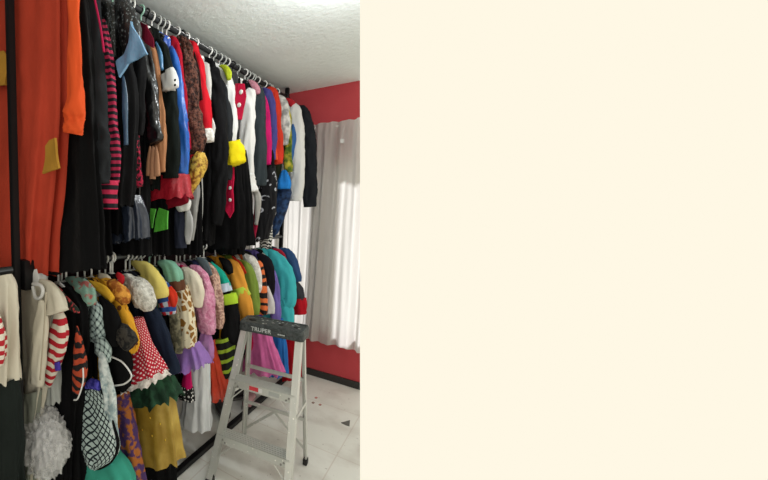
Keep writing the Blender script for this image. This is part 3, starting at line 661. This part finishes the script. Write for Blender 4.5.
# things hanging low behind the ladder
g = Garment('pink_tulle_skirt', 'bright pink tulle skirt seen through the step ladder', 'skirt', 'l', 2.80, None, hem=ZH(265, 378, 2.8))
g.panel('skirt', tulle('#e070b0', .85), [(266, 318), (273, 345), (283, 374)], [(248, 320), (247, 345), (245, 370)], (.04, .08), 10, .18, .01)
g.sleeve('trim', plain('#b01848'), [(250, 335, .02), (249, 343, .03), (249, 350, .02)], y=-.08, label='crimson trim')
g = Garment('blue_dress', 'royal blue dress strip hanging between pink tulle and red dress', 'dress', 'l', 2.95, None, hem=ZH(278, 378, 2.95))
g.panel('skirt', plain('#2a6cb8'), [(283, 318), (286, 345), (288, 374)], [(270, 320), (270, 345), (270, 376)], (.03, .06))
g = Garment('red_dress', 'deep red dress hanging at the far end behind the ladder rail', 'dress', 'l', 3.08, None, hem=ZH(290, 380, 3.08))
g.panel('skirt', plain('#a81420'), [(296, 325), (300, 350), (304, 376)], [(280, 325), (282, 350), (284, 380)], (.03, .06))
# dark fillers
lab = ['long black dress between tulle puff dress and plaid dress', 'black trousers behind the teddy print shirt', 'long black coat behind the red checked shirt', 'black dress behind the lilac tulle skirt',
       'long black costume behind the sequined cardigan', 'black dress behind the safety vest', 'dark plum dress behind the lace blouse']
for i, (Y, hz) in enumerate(((1.02, .35), (1.31, .3), (1.585, .35), (1.81, .5), (2.07, .45), (2.27, .4), (2.60, .5))):
    g = Garment(['dress', 'trousers', 'coat', 'dress', 'costume', 'dress', 'dress'][i], lab[i], 'costume', 'l', Y, 'pale grey', hem=hz)
    g.torso(plain('#2a1420') if i == 6 else BLK, .13, hd=(.02, .04), amp=.2, wh=.17)

#==================================================================== RACK
MB = solid('#0b0b0d', .5, 0., .25)
rk = thing('garment_rack', 'black metal two-level rail frame holding all the costumes', 'clothes rack', (RX, .72, 0))
def rp(name, lst, bev=.002): 
    me = boxes([((c[0]-RX, c[1]-.72, c[2]), s) for c, s in lst], bev); return link(name, me, MB, rk, False)
rp('post', [((RX+.012, .705, 1.345), (.026, .026, 2.69))])
rp('post', [((RX, 3.27, 1.345), (.032, .032, 2.69))])
rp('floor_bar', [((BX, 1.70, .025), (.035, 3.2, .035))])
rp('foot', [((-1.44, .72, .0251), (.36, .0345, .034))]); rp('foot', [((-1.44, 3.27, .0251), (.36, .0345, .034))])
rp('bracket', [((RX+.025, .745, ZL-.02), (.05, .05, .12))])
GM = solid('#3a3d3e', .3, .6)
for z, y0, y1, n_ in ((ZT, -.2, 3.30, 'upper_rail'), (ZL, .3, 3.27, 'lower_rail')):
    o = link(n_, tube([(0, y0-.72, z), (0, y1-.72, z)], .0165, 16), GM if n_ == 'lower_rail' else solid('#222426', .6, 0., .3), rk)

#==================================================================== ROOM
# the room is modelled as far right as the photograph shows it
CUTN = XR - F*((360-180)/FPX)     # plane through the right limit of the photographed part
CUTN = (XR*1.0 - F*(180/FPX)).normalized()
def cut(me):
    bm = bmesh.new(); bm.from_mesh(me)
    r = bmesh.ops.bisect_plane(bm, geom=bm.verts[:]+bm.edges[:]+bm.faces[:], plane_co=CAM, plane_no=CUTN, clear_outer=True)
    ed = [e for e in r['geom_cut'] if isinstance(e, bmesh.types.BMEdge)]
    if ed: bmesh.ops.holes_fill(bm, edges=ed)
    bm.to_mesh(me); bm.free(); return me
def struct(name, me, mat, smooth=False):
    o = link(name, me, mat, None, smooth); o['kind'] = 'structure'; return o
# floor
t = NT('floor_tiles', .35, .4); o_ = t.coord('Object'); br = t.new('ShaderNodeTexBrick'); br.offset = 0; t.link(o_, br.inputs[0])
br.inputs['Scale'].default_value = 1; br.inputs['Brick Width'].default_value = .6; br.inputs['Row Height'].default_value = .6; br.inputs['Mortar Size'].default_value = .004
br.inputs['Color1'].default_value = (*lin('#d9dad5'), 1); br.inputs['Color2'].default_value = (*lin('#d6d7d1'), 1); br.inputs['Mortar'].default_value = (*lin('#cbc7c0'), 1)
d1 = t.noise(o_, 3.2, 6); r_ = t.new('ShaderNodeMapRange'); t.link(d1, r_.inputs[0]); r_.inputs[1].default_value = .48; r_.inputs[2].default_value = .70; r_.inputs[4].default_value = .6
d2 = t.noise(o_, 40, 5); r2 = t.new('ShaderNodeMapRange'); t.link(d2, r2.inputs[0]); r2.inputs[1].default_value = .66; r2.inputs[2].default_value = .72; r2.inputs[4].default_value = .5
t.col(t.mix(r2.outputs[0], t.mix(r_.outputs[0], br.outputs[0], lin('#a39b93')), lin('#6e665e'))); FLM = t.m
struct('floor', cut(boxes([((-.2, 1.4, -.05), (4.2, 4.6, .1))])), FLM)
t = NT('ceiling_plaster', .9, .2); o_ = t.coord('Object'); n1 = t.noise(o_, 28, 8); n2 = t.noise(o_, 2.5, 4)
t.col(t.mix(n2, lin('#d6dedc'), lin('#e8efed'))); t.bump(n1, .4, .01); CEM = t.m
struct('ceiling', cut(boxes([((-.2, 1.4, H+.05), (4.2, 4.6, .1))])), CEM)
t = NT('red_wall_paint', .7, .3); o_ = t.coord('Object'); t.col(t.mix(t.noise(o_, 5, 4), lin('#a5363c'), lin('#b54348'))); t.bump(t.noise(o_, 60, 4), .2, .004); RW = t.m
WX0, WX1, WZ0, WZ1, TH = -1.88, 1.5, .47, 2.0, .12
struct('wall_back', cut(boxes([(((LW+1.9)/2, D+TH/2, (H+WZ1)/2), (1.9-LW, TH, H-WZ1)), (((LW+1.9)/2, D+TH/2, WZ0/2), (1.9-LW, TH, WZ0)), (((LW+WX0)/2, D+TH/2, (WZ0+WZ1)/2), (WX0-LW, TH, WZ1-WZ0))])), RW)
t = NT('left_wall_dark', .8, .2); t.col(t.mix(t.noise(t.coord('Object'), 5, 4), lin('#241013'), lin('#2c1417')))  # near-black maroon, so the gaps between costumes read black
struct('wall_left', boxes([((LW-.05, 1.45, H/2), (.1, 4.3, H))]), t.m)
BBM = solid('#23211f', .5)
struct('baseboard_back', cut(boxes([((-.1, D-.008, .031), (3.7, .016, .062))])), BBM)
# window
WF = solid('#d8d8d4', .4)
fr = [(((WX0+WX1)/2, D+.05, WZ0+.02), (WX1-WX0, .05, .04)), (((WX0+WX1)/2, D+.05, WZ1-.02), (WX1-WX0, .05, .04)), ((WX0+.02, D+.05, (WZ0+WZ1)/2), (.04, .05, WZ1-WZ0))]
mxa, mxb = hit(311, 260, Vector((0, D, 0)), Vector((0, 1, 0))).x-.03, hit(336, 260, Vector((0, D, 0)), Vector((0, 1, 0))).x-.05
fr += [(((mxa+mxb)/2, D+.06, (WZ0+WZ1)/2), (mxb-mxa, .10, WZ1-WZ0-.08))]
fr += [((WX0+.32, D+.05, (WZ0+WZ1)/2), (.03, .045, WZ1-WZ0-.08))]
wf = struct('window_1', cut(boxes(fr)), WF)
t = NT('window_glass', .02); tr = t.new('ShaderNodeBsdfTransparent'); gl = t.new('ShaderNodeBsdfGlossy'); gl.inputs['Roughness'].default_value = .02
mx = t.new('ShaderNodeMixShader'); mx.inputs[0].default_value = .08; t.link(tr.outputs[0], mx.inputs[1]); t.link(gl.outputs[0], mx.inputs[2]); t.link(mx.outputs[0], t.out.inputs[0])
pn = link('pane', cut(boxes([(((WX0+WX1)/2, D+.05, (WZ0+WZ1)/2), (WX1-WX0, .006, WZ1-WZ0))])), t.m, wf, False)
# curtain
t = NT('curtain_cloth', .9, .1); o_ = t.coord('Object'); t.col(lin('#b3aeaa')); t.bump(t.noise(o_, 70, 4), .2, .004)
tl = t.new('ShaderNodeBsdfTranslucent'); tl.inputs[0].default_value = (*lin('#e2e2e2'), 1); mx = t.new('ShaderNodeMixShader'); mx.inputs[0].default_value = .42
t.link(t.b.outputs[0], mx.inputs[1]); t.link(tl.outputs[0], mx.inputs[2]); t.link(mx.outputs[0], t.out.inputs[0]); CUM = t.m
cx0, cx1 = -1.93, -.55; ztop, zbot = 2.36, .37; nx, nz = 420, 60
rows = []
for j in range(nz+1):
    v = j/nz; row = []
    for i in range(nx+1):
        u = i/nx; x = cx0+(cx1-cx0)*u; s = x*1.0
        slow = noise.noise(Vector((s*3.1, v*.6, 3)))*1.4
        big = math.sin(s*27+slow*2.2)*.42+.36*math.sin(s*58+slow*3.2+v*.8)+.2*math.sin(s*97+slow*4-v*1.1)
        gat = math.sin(s*95+slow*3)
        top = math.exp(-((v-.035)/.05)**2)
        amp = .046+.012*v
        y = D-.088-amp*big*(1-.45*top)-.014*gat*max(0, 1-v*4)+.004*noise.noise(Vector((s*20, v*8, 0)))
        if v < .035: y += .006*gat
        z = ztop-(ztop-zbot)*v + (.012*math.sin(s*27+slow*2)*(v**6)) + (.004*math.sin(s*60+slow)*(1-v)**20)
        z += .05*(1-u)*0
        row.append((x-.02*v*math.sin(s*4), y, z))
    rows.append(row)
me = grid(rows, close=False); bm = bmesh.new(); bm.from_mesh(me)
bmesh.ops.bisect_plane(bm, geom=bm.verts[:]+bm.edges[:]+bm.faces[:], plane_co=CAM, plane_no=CUTN, clear_outer=True); bm.to_mesh(me); bm.free()
cu = thing('curtain', 'long white pleated curtain covering the window on the red wall', 'curtain', (-1.4, D-.07, zbot))
o = link('drape', me, CUM, cu); o.location = (1.4, -(D-.07), -zbot)
o = link('rod', cut(tube([(-1.95, D-.06, 2.325), (.3, D-.06, 2.325)], .009, 12)), solid('#c8c6c0', .4), cu); o.location = (1.4, -(D-.07), -zbot)
tg = hit(342, 141, Vector((0, D-.14, 0)), Vector((0, 1, 0)))
o = link('tag', boxes([(tg, (.03, .006, .035))], .002), WHT, cu, False); o.location = (1.4, -(D-.07), -zbot); o['label'] = 'small white paper tag'
o = link('tag_string', tube([tg+Vector((0, 0, .017)), tg+Vector((.005, 0, .08)), tg+Vector((.008, .03, .13))], .0022, 6), WHT, cu); o.location = (1.4, -(D-.07), -zbot)

#==================================================================== LADDER
t = NT('ladder_aluminium', .38, .5); t.b.inputs['Metallic'].default_value = .55; o_ = t.coord('Object')
n1 = t.noise(o_, 55, 5); r_ = t.new('ShaderNodeMapRange'); t.link(n1, r_.inputs[0]); r_.inputs[1].default_value = .67; r_.inputs[2].default_value = .70
t.col(t.mix(r_.outputs[0], t.mix(t.noise(o_, 8, 4), lin('#b4b6b2'), lin('#cfd0cb')), lin('#efeee8'))); AL = t.m
floorp = lambda px, py: hit(px, py, Vector((0, 0, 0)), Vector((0, 0, 1)))
yaw = .125
ld = thing('step_ladder', 'aluminium three-step ladder with dark grey top standing before the costumes', 'ladder', (-.874, 1.683, 0), yaw)
hb, ht, depth_, back, zc = .231, .175, .354, .487, .872
def fp(s, z): f = z/zc; return Vector((s*(hb+(ht-hb)*f), depth_*f, z))
def rp_(s, z): f = z/zc; return Vector((s*(hb*.92+(ht-hb*.92)*f), back+(depth_+.07-back)*f, z))
for s in (-1, 1):
    link('front_rail', merge([boxes([beam(fp(s, .03), fp(s, zc), .014, .055)], .001), boxes([beam(fp(s, .03)+Vector((-s*.014, -.026, 0)), fp(s, zc)+Vector((-s*.014, -.026, 0)), .026, .004)]), boxes([beam(fp(s, .03)+Vector((-s*.014, .026, 0)), fp(s, zc)+Vector((-s*.014, .026, 0)), .026, .004)])]), AL, ld, False)
    link('rear_leg', merge([boxes([beam(rp_(s, .03), rp_(s, zc-.03), .010, .028)], .001), boxes([beam(rp_(s, .03)+Vector((-s*.01, .013, 0)), rp_(s, zc-.03)+Vector((-s*.01, .013, 0)), .02, .003)])]), AL, ld, False)
    RUB = solid('#141414', .7)
    link('rubber_foot', boxes([(fp(s, .02)+Vector((-s*.008, 0, 0)), (.034, .07, .04))], .004), RUB, ld, False)
    link('rubber_foot', boxes([(rp_(s, .02)+Vector((-s*.004, 0, 0)), (.026, .045, .04))], .004), RUB, ld, False)
for z in (.268, .566):
    a, b = fp(-1, z), fp(1, z); wdt = (b-a).length
    lst = [(Vector((0, a.y+.012, z)), (wdt-.012, .085, .004)), (Vector((0, a.y-.030, z-.022)), (wdt-.012, .004, .048)), (Vector((0, a.y+.054, z-.012)), (wdt-.012, .004, .026))]
    for k in range(5): lst.append((Vector((0, a.y-.02+k*.016, z+.0035)), (wdt-.02, .005, .003)))
    st = link('step', boxes(lst), AL, ld, False)
    rv = []
    for s in (-1, 1):
        for dx in (.035, .05):
            bm = bmesh.new(); bmesh.ops.create_uvsphere(bm, u_segments=10, v_segments=6, radius=.006, matrix=Matrix.Translation((s*(wdt/2-dx), a.y-.032, z-.02-(dx-.035)))); m2 = bpy.data.meshes.new('m'); bm.to_mesh(m2); bm.free(); rv.append(m2)
    link('rivet', merge(rv), solid('#8c8c88', .3, .8), st)
    # knee braces below each step
    for s in (-1, 1):
        link('knee_brace', boxes([beam(Vector((s*.06*1.6, a.y-.01, z-.03)), fp(s, z-.13)+Vector((-s*.01, .0, 0)), .003, .018)]), AL, ld, False)
z = .566; a = fp(-1, z)
link('warning_sticker', boxes([((-.045, a.y-.0335, z-.022), (.055, .001, .024))]), solid('#c8303c', .5), ld, False)['label'] = 'red and white sticker'
link('warning_sticker', boxes([((-.005, a.y-.0335, z-.022), (.022, .001, .024))]), solid('#d9d9d9', .5), ld, False)
link('warning_sticker', boxes([((.075, a.y-.0335, z-.022), (.06, .001, .024))]), solid('#a5a8a6', .5), ld, False)
ys = fp(1, .78); o = link('rail_sticker', boxes([((ys.x-.014, ys.y-.0265-.004, .74), (.02, .002, .12), Matrix.Rotation(-math.atan2(depth_, zc), 4, 'X'))]), solid('#d8d49a', .5), ld, False); o['label'] = 'pale yellow sticker'
for z in (.30, .56):
    link('rear_crossbar', boxes([beam(rp_(-1, z), rp_(1, z), .022, .012, Vector((0, 0, 1)))], .001), AL, ld, False)
link('rear_brace', boxes([beam(rp_(-1, .08)+Vector((0, .01, 0)), Vector((.02, rp_(1, .3).y+.01, .3)), .003, .016, Vector((0, 1, 0)))]), AL, ld, False)
link('rear_brace', boxes([beam(rp_(1, .08)+Vector((0, .01, 0)), Vector((-.02, rp_(1, .3).y+.01, .3)), .003, .016, Vector((0, 1, 0)))]), AL, ld, False)
for s in (-1, 1):
    link('spreader', boxes([beam(fp(s, .46)+Vector((s*.01, 0, 0)), rp_(s, .42)+Vector((s*.008, 0, 0)), .003, .018)]), AL, ld, False)
# cap: tray with hole
bm = bmesh.new(); cw, cdp, ch = ht+.022, .082, .055; cy = depth_+.035
ring = []
def rect(hx, hy, z, r=.02, n=5):
    out = []
    for (sx, sy, a0) in ((1, 1, 0), (-1, 1, PI/2), (-1, -1, PI), (1, -1, 1.5*PI)):
        for k in range(n):
            t_ = a0+k/(n-1)*PI/2; out.append((sx*(hx-r)+r*math.cos(t_), cy+sy*(hy-r)+r*math.sin(t_), z))
    return out
rows = [rect(cw, cdp, zc-ch/2-.005), rect(cw+.002, cdp+.002, zc-ch/2), rect(cw-.002, cdp-.001, zc+ch/2-.008), rect(cw-.006, cdp-.006, zc+ch/2), rect(cw-.014, cdp-.014, zc+ch/2), rect(cw-.018, cdp-.018, zc+ch/2-.006)]
cap = link('top_cap', grid(rows, True, True), mottled('#3a4040', '#4c5252', 60., .4, .6, .6), ld, False)
for (cx_, r_s) in ((-cw+.062, .024), (.045, .016), (cw-.06, .016)):
    link('tool_hole', tube([(cx_, cy, zc+ch/2-.0065), (cx_, cy, zc+ch/2-.0050)], r_s, 20), solid('#060606', .8), cap)
for k in range(4): link('rib', boxes([((.0+k*.045-.02, cy+.03, zc+ch/2-.004), (.004, .06, .004))]), solid('#5a6060', .6), cap, False)
dust = []
for k in range(16):
    bm = bmesh.new(); bmesh.ops.create_icosphere(bm, subdivisions=1, radius=.003+random.random()*.004, matrix=Matrix.Translation((random.uniform(-.1, cw-.03), cy+random.uniform(-.05, .06), zc+ch/2-.006)) @ Matrix.Diagonal((1.6, 1.2, .25, 1)))
    m2 = bpy.data.meshes.new('m'); bm.to_mesh(m2); bm.free(); dust.append(m2)
link('paint_speck', merge(dust), solid('#a8aaa6', .8), cap)
def text(body, size, loc, mat, parent, name):
    c = bpy.data.curves.new('txt', 'FONT'); c.body = body; c.size = size; c.extrude = .0008; c.align_x = 'CENTER'; c.space_character = 1.05; c.offset = .0006
    o = bpy.data.objects.new('txt', c); C.objects.link(o); dg = bpy.context.evaluated_depsgraph_get(); me = bpy.data.meshes.new_from_object(o.evaluated_get(dg)); bpy.data.objects.remove(o)
    me.transform(Matrix.Translation(loc) @ Matrix.Rotation(PI/2, 4, 'X')); return link(name, me, mat, parent, False)
TX = solid('#b4bab8', .5)
text('TRUPER', .034, (-.052, cy-cdp-.0025, zc-.018), TX, cap, 'lettering')
bars = [boxes([((.055+k*.011, cy-cdp-.003, zc-.012), (.008, .001, .007))]) for k in range(4)]
link('small_print', merge(bars), TX, cap, False)

#==================================================================== FLOOR THINGS
def scrap(poly, name, label, mat, th=.003):
    bm = bmesh.new(); vs = []
    for q in poly: p = floorp(*q); vs.append(bm.verts.new((p.x, p.y, .001)))
    f = bm.faces.new(vs); 
    if f.normal.z < 0: bmesh.ops.reverse_faces(bm, faces=[f])
    r = bmesh.ops.extrude_face_region(bm, geom=[f]); 
    for v in r['geom']:
        if isinstance(v, bmesh.types.BMVert): v.co.z += th
    bmesh.ops.recalc_face_normals(bm, faces=bm.faces[:])
    me = bpy.data.meshes.new('m'); bm.to_mesh(me); bm.free(); o = link(name, me, mat, None, False); tag(o, label, 'scrap'); return o
scrap([(341, 423), (350, 420.5), (349.5, 426.5), (346, 425.5)], 'paper_scrap', 'dark grey triangular scrap lying on the pale floor right of ladder', solid('#5c5a56', .9))
for k, (q, c, l) in enumerate((((316, 398), '#b88078', 'small reddish crumb on floor nearest the baseboard'), ((313, 403), '#8c7468', 'small brown crumb on the floor beside the reddish crumb'), ((320, 405), '#a87a70', 'small pinkish flake on floor right of brown crumb'))):
    scrap([(q[0]-1.6, q[1]), (q[0], q[1]-1), (q[0]+1.8, q[1]), (q[0]+.3, q[1]+1)], 'debris', l, solid(c, .9))
def shoe(px, py, rz, mat, sole, label):
    p = floorp(px, py); t_ = thing('shoe', label, 'shoe', (p.x, p.y, 0), rz, 'shoes under the lower rail')
    prof = [(-.12, .028, .03), (-.11, .036, .075), (-.06, .038, .08), (0, .038, .06), (.05, .044, .045), (.09, .042, .038), (.12, .028, .028), (.135, .006, .018)]
    rows = []
    for x, hw, h in interp(prof, 24):
        rows.append([(x, hw*math.cos(2*PI*k/20), .018+max(0, h*.5+h*.5*math.sin(2*PI*k/20))) for k in range(20)])
    link('upper', grid(rows, True, True), mat, t_)
    rows = []
    for z in (.001, .016): rows.append([((.135*math.cos(2*PI*k/28)), (.043 if math.cos(2*PI*k/28) > 0 else .037)*math.sin(2*PI*k/28), z) for k in range(28)])
    link('sole', grid(rows, True, True), sole, t_, False)
shoe(249, 404, 1.9, plain('#c09498'), solid('#e4e0dc', .6), 'pale pink shoe with white sole on floor behind ladder')
shoe(240, 397, 1.2, plain('#3c3a3c'), solid('#6a6866', .6), 'dark grey shoe on floor beside the pale pink shoe')
shoe(222, 413, 2.4, plain('#5c5a5c'), solid('#8a8886', .6), 'worn grey shoe on floor below the orange-red tulle')

#==================================================================== LIGHT
W = bpy.data.worlds.new('world'); bpy.context.scene.world = W; W.use_nodes = True
bg = W.node_tree.nodes['Background']; bg.inputs[0].default_value = (*lin('#fff8e5'), 1); bg.inputs[1].default_value = 1.0
def light(name, typ, loc, tgt, e, col=(1, 1, 1), **k):
    l = bpy.data.lights.new(name, typ); l.energy = e; l.color = col
    for a, b in k.items(): setattr(l, a, b)
    o = bpy.data.objects.new(name, l); C.objects.link(o); o.location = loc
    o.rotation_euler = (Vector(tgt)-Vector(loc)).to_track_quat('-Z', 'Y').to_euler(); return o
light('fill_behind', 'AREA', (.9, -1.3, 1.7), (-1.4, 2.2, 1.6), 14, (.93, .97, 1), shape='RECTANGLE', size=1.6, size_y=1.4)  # unseen fill light added behind the camera to brighten ceiling and floor
lp = hit(354, -24, Vector((0, 0, H-.14)), Vector((0, 0, 1))); print('lamp', lp)
light('ceiling_lamp', 'POINT', lp, (0, 0, 0), 27, (.97, .99, 1), shadow_soft_size=.07)
light('sun', 'SUN', (-3, 8, 5), (-1.2, 3.4, 1.2), 8.5, (1, .98, .95), angle=.15)
s = bpy.context.scene; s.view_settings.view_transform = 'Standard'; s.view_settings.look = 'None'; s.view_settings.gamma = 1; s.view_settings.exposure = 0; s.view_settings.use_curve_mapping = False
